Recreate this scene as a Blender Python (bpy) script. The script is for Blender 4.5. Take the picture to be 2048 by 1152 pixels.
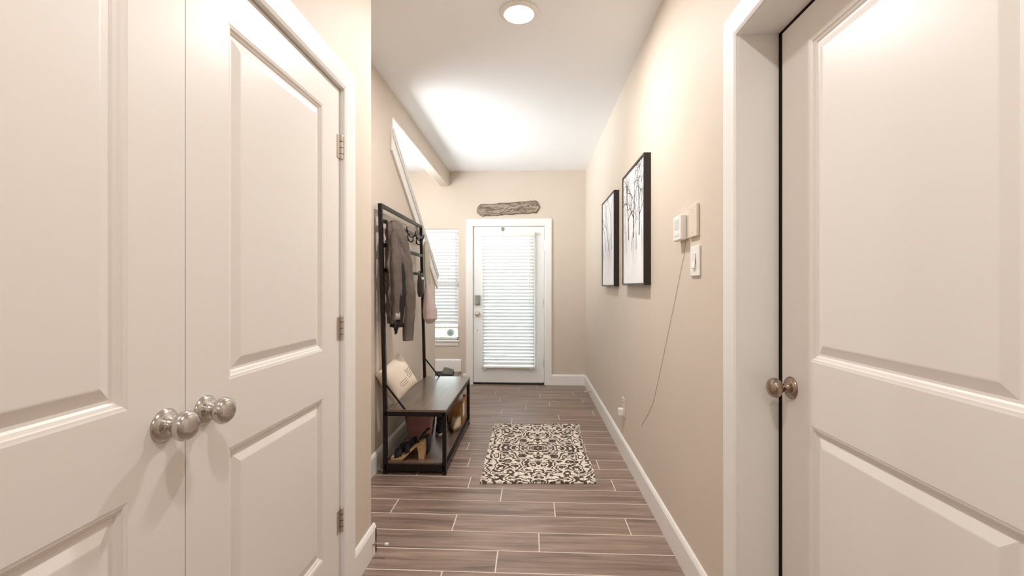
import bpy, bmesh, math, random
from mathutils import Vector, Matrix, noise
random.seed(7)
for o in list(bpy.data.objects): bpy.data.objects.remove(o)
SC = bpy.context.scene
COL = SC.collection
PI = math.pi

# ------------------------------------------------------------------ camera
F, CX, HY, H = 890.0, 1024.0, 574.0, 1.25          # focal length in px, centre, horizon row, eye height
YAW = math.atan(41.0 / F)
CS, SN = math.cos(YAW), math.sin(YAW)
cam = bpy.data.cameras.new('camera'); cam.sensor_width = 36.0; cam.lens = F / 2048 * 36
cam.shift_y = -2 / 2048; cam.clip_start = 0.02
co = bpy.data.objects.new('camera', cam); COL.objects.link(co)
co.location = (0, 0, H); co.rotation_euler = (PI / 2, 0, YAW)
SC.camera = co

# ------------------------------------------------------------------ light
VS = SC.view_settings
VS.view_transform = 'Standard'; VS.look = 'None'; VS.gamma = 1.0; VS.use_curve_mapping = False
VS.exposure = 1.08
W = bpy.data.worlds.new('sky'); SC.world = W; W.use_nodes = True
WN = W.node_tree.nodes['Background']
WN.inputs[0].default_value = (0.86, 0.93, 1.0, 1); WN.inputs[1].default_value = 4.2

def area(name, loc, rot, sx, sy, power, col, shape='RECTANGLE', spread=PI):
    l = bpy.data.lights.new(name, 'AREA'); l.shape = shape; l.size = sx
    if shape in ('RECTANGLE', 'ELLIPSE'): l.size_y = sy
    l.energy = power; l.color = col; l.spread = spread
    o = bpy.data.objects.new(name, l); COL.objects.link(o); o.location = loc; o.rotation_euler = rot
    return o
# added unseen daylight source at the stairwell window, tilted up to brighten the ceiling
area('added_stair_daylight', (-2.13, 3.9, 1.95), (PI / 2 + 0.42, 0, -PI / 2), 1.35, 1.1, 31, (0.94, 0.97, 1.0), spread=2.7)

# ------------------------------------------------------------------ pixel helpers (distance always from the surface touched)
def ray(px): return (px - CX) / F
def on_x(px, py, X):                # pixel -> (Y, Z) on the plane x = X
    u = ray(px); d = X / (u * CS - SN)
    return d * (CS + u * SN), H + (HY - py) / F * d
def on_y(px, py, Y):                # pixel -> (X, Z) on the plane y = Y
    u = ray(px); d = Y / (CS + u * SN)
    return d * (u * CS - SN), H + (HY - py) / F * d
def on_z(px, py, Z):                # pixel -> (X, Y) on the plane z = Z
    u = ray(px); d = (H - Z) * F / (py - HY)
    return d * (u * CS - SN), d * (CS + u * SN)

# ------------------------------------------------------------------ materials
def lin(c):
    return tuple(((v / 255) / 12.92 if v / 255 <= 0.04045 else ((v / 255 + 0.055) / 1.055) ** 2.4) for v in c)
MATS = {}
def mat(name, col, rough=0.5, metal=0.0, var=0.0, scale=20.0, bump=0.0, bscale=200.0, spec=0.5, stretch=None, trans=0.0):
    if name in MATS: return MATS[name]
    m = bpy.data.materials.new(name); m.use_nodes = True
    nt = m.node_tree; N = nt.nodes; L = nt.links
    b = N['Principled BSDF']; c = lin(col) + (1,)
    b.inputs['Base Color'].default_value = c; b.inputs['Roughness'].default_value = rough
    b.inputs['Metallic'].default_value = metal; b.inputs['Specular IOR Level'].default_value = spec
    tc = N.new('ShaderNodeTexCoord'); mp = N.new('ShaderNodeMapping'); L.new(tc.outputs['Object'], mp.inputs[0])
    if stretch: mp.inputs['Scale'].default_value = stretch
    if var:
        n = N.new('ShaderNodeTexNoise'); n.inputs['Scale'].default_value = scale; n.inputs['Detail'].default_value = 4
        L.new(mp.outputs[0], n.inputs['Vector'])
        r = N.new('ShaderNodeValToRGB'); r.color_ramp.elements[0].position = 0.3; r.color_ramp.elements[1].position = 0.7
        r.color_ramp.elements[0].color = tuple(v * (1 - var) for v in c[:3]) + (1,)
        r.color_ramp.elements[1].color = tuple(min(1, v * (1 + var)) for v in c[:3]) + (1,)
        L.new(n.outputs['Fac'], r.inputs[0]); L.new(r.outputs[0], b.inputs['Base Color'])
    if bump:
        n2 = N.new('ShaderNodeTexNoise'); n2.inputs['Scale'].default_value = bscale; n2.inputs['Detail'].default_value = 3
        L.new(mp.outputs[0], n2.inputs['Vector'])
        bp = N.new('ShaderNodeBump'); bp.inputs['Strength'].default_value = bump; bp.inputs['Distance'].default_value = 0.003
        L.new(n2.outputs['Fac'], bp.inputs['Height']); L.new(bp.outputs[0], b.inputs['Normal'])
    if trans:
        t = N.new('ShaderNodeBsdfTranslucent'); t.inputs[0].default_value = c
        mx = N.new('ShaderNodeMixShader'); mx.inputs[0].default_value = trans
        L.new(b.outputs[0], mx.inputs[1]); L.new(t.outputs[0], mx.inputs[2])
        L.new(mx.outputs[0], N['Material Output'].inputs[0])
    MATS[name] = m
    return m
def emit(name, col, s):
    m = bpy.data.materials.new(name); m.use_nodes = True; N = m.node_tree.nodes; N.remove(N['Principled BSDF'])
    e = N.new('ShaderNodeEmission'); e.inputs[0].default_value = col + (1,); e.inputs[1].default_value = s
    m.node_tree.links.new(e.outputs[0], N['Material Output'].inputs[0]); return m
def glass(name):
    m = bpy.data.materials.new(name); m.use_nodes = True; N = m.node_tree.nodes; L = m.node_tree.links; N.remove(N['Principled BSDF'])
    t = N.new('ShaderNodeBsdfTransparent'); t.inputs[0].default_value = (0.95, 0.98, 0.96, 1)
    g = N.new('ShaderNodeBsdfGlossy'); g.inputs['Roughness'].default_value = 0.03
    fr = N.new('ShaderNodeFresnel'); fr.inputs[0].default_value = 1.45
    mx = N.new('ShaderNodeMixShader'); L.new(fr.outputs[0], mx.inputs[0]); L.new(t.outputs[0], mx.inputs[1]); L.new(g.outputs[0], mx.inputs[2])
    L.new(mx.outputs[0], N['Material Output'].inputs[0]); return m

M_WALL = mat('wall_paint_beige', (219, 205, 190), 0.6, bump=0.12, bscale=160, var=0.015, scale=3)
M_CEIL = mat('ceiling_paint_white', (252, 252, 253), 0.8, bump=0.1, bscale=120)
M_TRIM = mat('trim_paint_white', (246, 243, 239), 0.36, bump=0.03, bscale=60)
M_DOOR = mat('door_paint_white', (239, 233, 227), 0.38, bump=0.04, bscale=80)
M_FDOOR = mat('front_door_paint', (240, 240, 238), 0.35, bump=0.03, bscale=60)
M_GROUT = mat('grout_light', (232, 220, 206), 0.9, var=0.06, scale=60, bump=0.2)
M_NICKEL = mat('satin_nickel', (205, 200, 195), 0.16, 1.0)
M_NICKEL2 = mat('aged_nickel', (168, 152, 136), 0.24, 1.0, var=0.22, scale=60)
M_STEEL = mat('brushed_hinge_steel', (205, 196, 186), 0.42, 1.0, bump=0.1, bscale=300)
M_BLACK = mat('black_rack_metal', (30, 24, 21), 0.38, 0.4, bump=0.06, bscale=300)
M_DARKGAP = mat('gap_shade_and_dark_parts', (38, 27, 20), 0.9, spec=0.1)  # small dark parts, and the shade filled into the right door gap
M_SLAT = mat('blind_slat_white', (246, 246, 246), 0.5, trans=0.22, bump=0.02)
M_PLASTIC = mat('white_plastic', (243, 239, 233), 0.35, bump=0.02)
M_PLATE = mat('painted_plate', (230, 215, 200), 0.4, bump=0.02)
M_GLASS = glass('window_glass')
M_LAMP = emit('lamp_diffuser_glow', (1.0, 0.96, 0.9), 14)

def plank_mat(name, cols, axis_scale, rough, spec=0.5, rnd=True):
    m = bpy.data.materials.new(name); m.use_nodes = True; N = m.node_tree.nodes; L = m.node_tree.links; b = N['Principled BSDF']
    tc = N.new('ShaderNodeTexCoord'); oi = N.new('ShaderNodeObjectInfo')
    ml = N.new('ShaderNodeMath'); ml.operation = 'MULTIPLY'; ml.inputs[1].default_value = 37.0 if rnd else 0.0; L.new(oi.outputs['Random'], ml.inputs[0])
    cb = N.new('ShaderNodeCombineXYZ'); L.new(ml.outputs[0], cb.inputs[0]); L.new(ml.outputs[0], cb.inputs[1]); L.new(ml.outputs[0], cb.inputs[2])
    ad = N.new('ShaderNodeVectorMath'); ad.operation = 'ADD'; L.new(tc.outputs['Object'], ad.inputs[0]); L.new(cb.outputs[0], ad.inputs[1])
    mp = N.new('ShaderNodeMapping'); mp.inputs['Scale'].default_value = axis_scale; L.new(ad.outputs[0], mp.inputs[0])
    n = N.new('ShaderNodeTexNoise'); n.inputs['Scale'].default_value = 1.0; n.inputs['Detail'].default_value = 8; n.inputs['Roughness'].default_value = 0.6
    n.inputs['Distortion'].default_value = 0.7; L.new(mp.outputs[0], n.inputs['Vector'])
    r = N.new('ShaderNodeValToRGB'); e = r.color_ramp.elements
    e[0].position = 0.3; e[1].position = 0.72; e[0].color = lin(cols[0]) + (1,); e[1].color = lin(cols[2]) + (1,)
    q = e.new(0.5); q.color = lin(cols[1]) + (1,)
    L.new(n.outputs['Fac'], r.inputs[0])
    n2 = N.new('ShaderNodeTexNoise'); n2.inputs['Scale'].default_value = 2.2; n2.inputs['Detail'].default_value = 2; L.new(ad.outputs[0], n2.inputs['Vector'])
    hs = N.new('ShaderNodeHueSaturation'); L.new(r.outputs[0], hs.inputs['Color'])
    mr = N.new('ShaderNodeMapRange'); mr.inputs[3].default_value = 0.68; mr.inputs[4].default_value = 1.32; L.new(n2.outputs['Fac'], mr.inputs[0]); L.new(mr.outputs[0], hs.inputs['Value'])
    L.new(hs.outputs[0], b.inputs['Base Color'])
    b.inputs['Roughness'].default_value = rough; b.inputs['Specular IOR Level'].default_value = spec
    bp = N.new('ShaderNodeBump'); bp.inputs['Strength'].default_value = 0.12; bp.inputs['Distance'].default_value = 0.002
    L.new(n.outputs['Fac'], bp.inputs['Height']); L.new(bp.outputs[0], b.inputs['Normal'])
    return m
M_PLANK = plank_mat('wood_look_tile', ((102, 85, 76), (143, 122, 110), (174, 151, 137)), (1.6, 26, 26), 0.3)
M_BENCH = plank_mat('dark_bench_board', ((84, 70, 60), (104, 88, 76), (120, 102, 88)), (30, 2, 30), 0.32, spec=0.8, rnd=False)
M_BENCH.node_tree.nodes['Principled BSDF'].inputs['Coat Weight'].default_value = 0.6; M_BENCH.node_tree.nodes['Principled BSDF'].inputs['Coat Roughness'].default_value = 0.2
M_DRIFT = plank_mat('weathered_driftwood', ((88, 74, 62), (150, 134, 117), (205, 190, 172)), (14, 60, 50), 0.8, rnd=False)

# ------------------------------------------------------------------ mesh helpers
LOC = {}
def new_bm(): return bmesh.new()
def box(bm, x0, x1, y0, y1, z0, z1):
    v = [bm.verts.new(p) for p in ((x0, y0, z0), (x1, y0, z0), (x1, y1, z0), (x0, y1, z0), (x0, y0, z1), (x1, y0, z1), (x1, y1, z1), (x0, y1, z1))]
    for f in ((0, 3, 2, 1), (4, 5, 6, 7), (0, 1, 5, 4), (1, 2, 6, 5), (2, 3, 7, 6), (3, 0, 4, 7)): bm.faces.new([v[i] for i in f])
    return bm
def prism_x(bm, prof, x0, x1):      # profile in (y, z) extruded along x
    a = [bm.verts.new((x0, p[0], p[1])) for p in prof]; b = [bm.verts.new((x1, p[0], p[1])) for p in prof]
    n = len(prof); bm.faces.new(a); bm.faces.new(b[::-1])
    for i in range(n): bm.faces.new((a[i], b[i], b[(i + 1) % n], a[(i + 1) % n]))
    bmesh.ops.recalc_face_normals(bm, faces=bm.faces); return bm
def prism(bm, prof, fn, t0, t1):    # generic: fn(p, t) -> xyz
    a = [bm.verts.new(fn(p, t0)) for p in prof]; b = [bm.verts.new(fn(p, t1)) for p in prof]
    n = len(prof); bm.faces.new(a); bm.faces.new(b[::-1])
    for i in range(n): bm.faces.new((a[i], b[i], b[(i + 1) % n], a[(i + 1) % n]))
    bmesh.ops.recalc_face_normals(bm, faces=bm.faces); return bm
def tube(bm, pts, r, n=8, cap=True, radii=None):
    pts = [Vector(p) for p in pts]; rings = []
    up = Vector((0, 0, 1)); prev = None
    for i, p in enumerate(pts):
        t = (pts[min(i + 1, len(pts) - 1)] - pts[max(i - 1, 0)]).normalized()
        if prev is None:
            a = t.cross(up)
            if a.length < 1e-3: a = t.cross(Vector((0, 1, 0)))
        else: a = prev - t * prev.dot(t)
        a.normalize(); prev = a; b = t.cross(a)
        rr = radii[i] if radii else r
        rings.append([bm.verts.new(p + a * (rr * math.cos(2 * PI * k / n)) + b * (rr * math.sin(2 * PI * k / n))) for k in range(n)])
    for i in range(len(rings) - 1):
        for k in range(n): bm.faces.new((rings[i][k], rings[i][(k + 1) % n], rings[i + 1][(k + 1) % n], rings[i + 1][k]))
    if cap: bm.faces.new(rings[0][::-1]); bm.faces.new(rings[-1])
    return bm
def bar(bm, p, q, w, h=None):       # square section bar from p to q
    p, q = Vector(p), Vector(q); h = h or w; t = (q - p).normalized()
    a = t.cross(Vector((0, 0, 1)))
    if a.length < 1e-3: a = Vector((1, 0, 0))
    a.normalize(); b = t.cross(a).normalized(); vs = []
    for c in (p, q):
        for s, k in ((-1, -1), (1, -1), (1, 1), (-1, 1)): vs.append(bm.verts.new(c + a * s * w / 2 + b * k * h / 2))
    for f in ((3, 2, 1, 0), (4, 5, 6, 7), (0, 1, 5, 4), (1, 2, 6, 5), (2, 3, 7, 6), (3, 0, 4, 7)): bm.faces.new([vs[i] for i in f])
    return bm
def lathe(bm, prof, origin, axis='x', n=28):   # prof: (t along axis, radius)
    o = Vector(origin); rings = []
    for t, r in prof:
        ring = []
        for k in range(n):
            c, s = r * math.cos(2 * PI * k / n), r * math.sin(2 * PI * k / n)
            ring.append(bm.verts.new(o + Vector({'x': (t, c, s), 'y': (c, t, s), 'z': (c, s, t)}[axis])))
        rings.append(ring)
    for i in range(len(rings) - 1):
        for k in range(n): bm.faces.new((rings[i][k], rings[i][(k + 1) % n], rings[i + 1][(k + 1) % n], rings[i + 1][k]))
    bm.faces.new(rings[0]); bm.faces.new(rings[-1][::-1])
    bmesh.ops.recalc_face_normals(bm, faces=bm.faces); return bm
def obj(name, bm, m, parent=None, smooth=False, bevel=0.0, seg=2, base=None, sub=0):
    bmesh.ops.recalc_face_normals(bm, faces=bm.faces)
    me = bpy.data.meshes.new(name)
    o = bpy.data.objects.new(name, me); COL.objects.link(o)
    if base is None:                # origin: bottom centre of the mesh
        xs = [v.co.x for v in bm.verts]; ys = [v.co.y for v in bm.verts]; zs = [v.co.z for v in bm.verts]
        base = ((min(xs) + max(xs)) / 2, (min(ys) + max(ys)) / 2, min(zs))
    b = Vector(base); bmesh.ops.translate(bm, verts=bm.verts, vec=-b)
    bm.to_mesh(me); bm.free(); me.materials.append(m)
    if smooth:
        for p in me.polygons: p.use_smooth = True
    LOC[o] = b; o.location = b - (LOC[parent] if parent else Vector((0, 0, 0))); o.parent = parent
    if bevel:
        md = o.modifiers.new('bevel', 'BEVEL'); md.width = bevel; md.segments = seg; md.limit_method = 'ANGLE'
    if sub:
        md = o.modifiers.new('sub', 'SUBSURF'); md.levels = sub; md.render_levels = sub
    return o
def tag(o, label, cat=None, group=None, kind=None):
    o['label'] = label
    if cat: o['category'] = cat
    if group: o['group'] = group
    if kind: o['kind'] = kind
    return o
def struct(name, bm, m, label, bevel=0.0, seg=2, smooth=False, cat=None):
    o = obj(name, bm, m, bevel=bevel, seg=seg, smooth=smooth); return tag(o, label, cat, kind='structure')
def thing(name, label, cat, loc, group=None, kind=None):
    o = bpy.data.objects.new(name, None); COL.objects.link(o); o.empty_display_size = 0.05
    o.location = loc; LOC[o] = Vector(loc); return tag(o, label, cat, group, kind)

# ================================================================== structure
XR, XL, XH = 0.675, -0.753, -1.065        # right wall, closet wall, hall wall behind the rack
YF, ZC, YB = 5.70, 2.74, -3.0             # far wall, ceiling, rear wall
YC = 2.06                                 # corner where the closet wall steps back
# --- floor: grout bed with individual wood-look planks
floor = struct('floor', box(new_bm(), -2.2, 1.9, YB - 0.1, YF + 0.05, -0.1, -0.0008), M_GROUT, 'brown wood-look plank floor with pale grout lines across the hall')
PW, PLN, G = 0.162, 0.912, 0.0055
known = {-1: 877, 0: 993, 1: 1078, 2: 909, 3: 789, 4: 1310, 5: 939}
share = {}
def plank(x0, x1, y0, y1):
    key = (round(x1 - x0, 3), round(y1 - y0, 3))
    c = Vector(((x0 + x1) / 2, (y0 + y1) / 2, 0))
    if key not in share:
        bm = box(new_bm(), x0, x1, y0, y1, -0.009, 0.0)
        o = obj('plank', bm, M_PLANK, floor, base=c, bevel=0.0008, seg=1); share[key] = o.data
    else:
        o = bpy.data.objects.new('plank', share[key]); COL.objects.link(o); o.parent = floor; o.location = c - LOC[floor]; LOC[o] = c
k = -30
while True:
    y0 = 1.943 + PW * k; y1 = min(y0 + PW, YF)
    if y0 > YF - 0.02: break
    if y0 >= YB:
        lo = XH - 0.01 if y1 > YC else XL - 0.02
        if k in known: jx = on_y(known[k], 1000, (y0 + y1) / 2)[0]
        else: jx = -0.9 + PLN * ((k * 0.37 + 0.11 * math.sin(k * 5.1)) % 1.0)
        j = jx - PLN * 4; edges = []
        while j < 1.5: edges.append(j); j += PLN
        for a in edges:
            p0, p1 = max(a, lo), min(a + PLN, XR + 0.14 if 0.56 < y0 < 1.5 else XR + 0.002)
            if p1 - p0 > 0.02: plank(p0 + G / 2, p1 - G / 2, y0 + G / 2, y1 - G / 2)
    k += 1

# --- walls
bm = new_bm(); RO0, RO1, ROZ = 0.585, 1.505, 2.09     # rough opening of the right door
box(bm, XR, 0.84, YB, RO0, 0, ZC); box(bm, XR, 0.84, RO1, YF + 0.15, 0, ZC); box(bm, XR, 0.84, RO0, RO1, ROZ, ZC)
struct('wall_right', bm, M_WALL, 'long beige wall on the right with two pictures and a door opening')
bm = new_bm(); LO0, LO1, LOZ = 0.14, 1.742, 2.045
prism_x(bm, [(YB, 0), (LO0, 0), (LO0, LOZ), (LO1, LOZ), (LO1, 0), (YC, 0), (YC, ZC), (YB, ZC)], -0.9, XL)
struct('wall_left', bm, M_WALL, 'beige closet wall on the left around the white double doors', bevel=0.018, seg=4)
# hall wall behind the rack: solid up to the sloped stair cut
def capz(y): return 2.406 - 0.655 * (y - 3.345)
YO, YE = 3.345, 4.83
bm = new_bm()
prism_x(bm, [(YC - 0.12, 0), (YE, 0), (YE, capz(YE) - 0.035), (YO, capz(YO) - 0.035), (YO, ZC), (YC - 0.12, ZC)], XH - 0.125, XH)
struct('wall_stair', bm, M_WALL, 'beige wall behind the coat rack with sloping top edge at the stairs')
bm = box(new_bm(), XH - 0.135, XH, YO - 0.02, YF + 0.02, 2.55, ZC + 0.02)
tag(obj('trim_1', bm, M_WALL, bevel=0.025, seg=4), 'beige dropped ceiling beam with rounded edges above the stair opening', kind='structure')
# sloped cap and apron board
sl = math.atan(0.655); ca, sa = math.cos(sl), math.sin(sl)
def cap_prof(t0, t1):
    a = [(YO - 0.055, 0), (YE + 0.055, 0)]
    pts = []
    for y, t in ((a[0][0], t0), (a[1][0], t0), (a[1][0], t1), (a[0][0], t1)): pts.append((y, capz(y) - t))
    return pts
cap = tag(obj('trim_2', prism_x(new_bm(), cap_prof(0.0, 0.034), XH - 0.15, XH + 0.032), M_TRIM, bevel=0.006), 'white sloping cap board on the stair wall above the rack', kind='structure')
obj('apron_board', prism_x(new_bm(), cap_prof(0.034, 0.165), XH, XH + 0.018), M_TRIM, cap, bevel=0.004)
obj('apron_bead', prism_x(new_bm(), cap_prof(0.034, 0.058), XH + 0.018, XH + 0.027), M_TRIM, cap, bevel=0.006)
# far wall with door and window openings
FX0, FX1, FDZ = -0.80, 0.19, 2.06
WX0, WX1, WZ0, WZ1 = -1.78, -0.954, 0.567, 2.0
bm = new_bm(); y0, y1 = YF, YF + 0.15
box(bm, -2.2, WX0, y0, y1, 0, ZC); box(bm, WX0, WX1, y0, y1, 0, WZ0); box(bm, WX0, WX1, y0, y1, WZ1, ZC)
box(bm, WX1, FX0, y0, y1, 0, ZC); box(bm, FX0, FX1, y0, y1, FDZ, ZC); box(bm, FX1, XR, y0, y1, 0, ZC)
struct('wall_far', bm, M_WALL, 'beige end wall around the front door and window')
bm = new_bm(); box(bm, -2.3, -2.15, 1.9, 3.2, 0, ZC); box(bm, -2.3, -2.15, 4.6, YF + 0.15, 0, ZC); box(bm, -2.3, -2.15, 3.2, 4.6, 0, 1.35); box(bm, -2.3, -2.15, 3.2, 4.6, 2.55, ZC)
struct('wall_stairwell', bm, M_WALL, 'beige outer wall of the stairwell on the far left')
struct('wall_closet', box(new_bm(), -2.15, XH - 0.125, 1.9, YC - 0.12, 0, ZC), M_WALL, 'beige wall closing the stairwell behind the closet')
bm = new_bm(); box(bm, -1.5, -1.45, YB, 1.9, 0, ZC); box(bm, -1.45, -0.9, -0.02, 0.03, 0, ZC); box(bm, -1.45, -0.9, 1.85, 1.9, 0, ZC)
struct('wall_closet_back', bm, M_WALL, 'closet interior behind the white double doors')
bm = new_bm(); box(bm, 1.75, 1.85, 0.2, 2.0, 0, ZC); box(bm, 0.84, 1.75, 0.2, 0.25, 0, ZC); box(bm, 0.84, 1.75, 1.95, 2.0, 0, ZC)
struct('wall_side_room', bm, mat('side_room_dark_brown', (70, 55, 45), 0.9), 'dark side room behind the white door on the right')  # side room walls in one dark brown colour
bm = new_bm()
for a, b in ((3.2, 3.25), (3.875, 3.925), (4.55, 4.6)): box(bm, -2.27, -2.21, a, b, 1.35, 2.55)
box(bm, -2.27, -2.21, 3.25, 4.55, 1.35, 1.4); box(bm, -2.27, -2.21, 3.25, 4.55, 2.5, 2.55)
w3 = struct('window_3', bm, M_TRIM, 'white framed stairwell window added out of view on the left for daylight')  # unseen window, put in together with the stair daylight lamp
obj('pane', box(new_bm(), -2.245, -2.24, 3.25, 3.875, 1.4, 2.5), M_GLASS, w3); obj('pane', box(new_bm(), -2.245, -2.24, 3.925, 4.55, 1.4, 2.5), M_GLASS, w3)
struct('wall_back', box(new_bm(), -1.5, 1.0, YB - 0.15, YB, 0, ZC), M_WALL, 'beige wall behind the viewer closing the hall')
struct('ceiling', box(new_bm(), -2.3, 1.85, YB - 0.15, YF + 0.15, ZC, ZC + 0.1), M_CEIL, 'smooth white ceiling over the hallway')

# --- stair landing and steps behind the sloping wall
bm = new_bm(); box(bm, -2.15, -0.93, YE + 0.03, YF, 0, 0.145)
landing = struct('stair_landing', bm, M_TRIM, 'low white stair landing below the window at the far end', bevel=0.006, cat='stairs')
obj('tread', box(new_bm(), -2.15, -0.915, YE + 0.03, YF, 0.145, 0.165), plank_mat('tread_wood', ((96, 80, 72), (126, 106, 96), (150, 128, 116)), (2, 26, 26), 0.35, rnd=False), landing, bevel=0.005)
for i in range(8):
    z1 = 0.165 + 0.175 * (i + 1); a = YE + 0.03 - 0.267 * i
    obj('riser', box(new_bm(), -2.15, XH - 0.13, a - 0.28, a, z1 - 0.175, z1 - 0.02), M_TRIM, landing)
    obj('step', box(new_bm(), -2.15, XH - 0.13, a - 0.28, a + 0.02, z1 - 0.02, z1), M_BENCH, landing, bevel=0.005)

# --- baseboards
def base_prof_x(x, s, h=0.135, t=0.015):   # profile for boards running along y, at wall plane x, room side s
    return [(x, 0), (x + s * t, 0), (x + s * t, h - 0.02), (x + s * t * 0.7, h - 0.008), (x + s * t * 0.35, h), (x, h)]
def base_y(bm, x, s, ya, yb, z=0):
    return prism(bm, base_prof_x(x, s), lambda p, t: (p[0], t, p[1] + z), ya, yb)
def base_x(bm, y, s, xa, xb, z=0):
    return prism(bm, base_prof_x(y, s), lambda p, t: (t, p[0], p[1] + z), xa, xb)
bm = base_y(new_bm(), XR, -1, 1.572, YF); base_y(bm, XR, -1, YB, 0.515)
struct('baseboard_right', bm, M_TRIM, 'white baseboard along the right wall')
bm = base_y(new_bm(), XL, 1, 1.815, YC + 0.015)
box(bm, XL - 0.1, XL + 0.015, YC, YC + 0.015, 0, 0.115); base_x(bm, YC, 1, XH, XL - 0.02)
struct('baseboard_left', bm, M_TRIM, 'short white baseboard at the closet wall corner')
struct('baseboard_stair', base_y(new_bm(), XH, 1, YC + 0.015, YE), M_TRIM, 'white baseboard behind the coat rack')
bm = base_x(new_bm(), YF, -1, 0.232, XR - 0.015); base_x(bm, YF, -1, -0.895, -0.853)
struct('baseboard_far', bm, M_TRIM, 'white baseboard beside the front door')
struct('baseboard_landing', prism(new_bm(), base_prof_x(YF, -1, 0.155), lambda p, t: (t, p[0], p[1] + 0.165), -2.15, -0.918), M_TRIM, 'white baseboard above the stair landing under the window')

# --- casings (each one a mitred frame with stepped face) and jambs
def casing(name, place, a0, a1, top, w, t, label, mt=M_TRIM):
    """place(a, z, out) -> xyz; inner opening a0..a1, top height"""
    bm = new_bm()
    prof = [(0, 0), (0, t * 0.55), (w * 0.12, t * 0.8), (w * 0.3, t * 0.85), (w * 0.75, t), (w, t), (w, 0)]   # (distance from the opening, proud)
    path = []
    for d, o in prof:
        path.append([place(a0 - d, 0, o), place(a0 - d, top + d, o), place(a1 + d, top + d, o), place(a1 + d, 0, o)])
    vs = [[bm.verts.new(p) for p in row] for row in path]
    n = len(vs)
    for i in range(n):
        for j in range(3): bm.faces.new((vs[i][j], vs[(i + 1) % n][j], vs[(i + 1) % n][j + 1], vs[i][j + 1]))
    bm.faces.new([r[0] for r in vs]); bm.faces.new([r[3] for r in vs][::-1])
    return struct(name, bm, mt, label)
# right door jamb + casing
JR0, JR1, JRZ = 0.603, 1.485, 2.072
c = casing('trim_3', lambda a, z, o: (XR - o, a, z), JR0 - 0.004, JR1 + 0.004, JRZ + 0.004, 0.078, 0.018, 'white casing around the door on the right wall')
bm = new_bm(); box(bm, XR - 0.002, 0.84, JR1, JR1 + 0.02, 0, JRZ + 0.02); box(bm, XR - 0.002, 0.84, JR0 - 0.018, JR0, 0, JRZ + 0.02); box(bm, XR - 0.002, 0.84, JR0, JR1, JRZ, JRZ + 0.018)
obj('jamb', bm, M_TRIM, c)
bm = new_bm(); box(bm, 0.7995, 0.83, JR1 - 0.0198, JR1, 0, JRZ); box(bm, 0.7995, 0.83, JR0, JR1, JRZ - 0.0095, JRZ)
obj('gap_shade_strip', bm, M_DARKGAP, c)  # dark strip standing in for the shade in the open door gap
# left double door jamb + casing
JL0, JL1, JLZ = 0.158, 1.726, 2.03
c = casing('trim_4', lambda a, z, o: (XL + o, a, z), JL0 - 0.004, JL1 + 0.004, JLZ + 0.002, 0.088, 0.018, 'white casing around the closet double doors on the left')
bm = new_bm(); box(bm, -0.9, XL + 0.002, JL1, JL1 + 0.016, 0, JLZ + 0.015); box(bm, -0.9, XL + 0.002, JL0 - 0.016, JL0, 0, JLZ + 0.015); box(bm, -0.9, XL + 0.002, JL0, JL1, JLZ, JLZ + 0.015)
obj('jamb', bm, M_TRIM, c)
# front door
JF0, JF1, JFZ = -0.762, 0.151, 2.03
c = casing('trim_5', lambda a, z, o: (a, YF - o, z), JF0 - 0.004, JF1 + 0.004, JFZ + 0.004, 0.088, 0.018, 'white casing around the front door')
bm = new_bm(); box(bm, JF0 - 0.036, JF0, YF - 0.002, YF + 0.148, 0, JFZ + 0.03); box(bm, JF1, JF1 + 0.036, YF - 0.002, YF + 0.148, 0, JFZ + 0.03); box(bm, JF0, JF1, YF - 0.002, YF + 0.148, JFZ, JFZ + 0.03)
obj('jamb', bm, M_TRIM, c)
bm = new_bm(); box(bm, JF0, JF0 + 0.016, YF + 0.058, YF + 0.075, 0.02, JFZ); box(bm, JF1 - 0.016, JF1, YF + 0.058, YF + 0.075, 0.02, JFZ); box(bm, JF0, JF1, YF + 0.058, YF + 0.075, JFZ - 0.016, JFZ)
obj('door_stop_strip', bm, M_TRIM, c)
obj('threshold', box(new_bm(), JF0, JF1, YF - 0.005, YF + 0.14, 0.0, 0.022), mat('bronze_threshold', (52, 44, 38), 0.4, 0.6), c, bevel=0.004)

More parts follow.
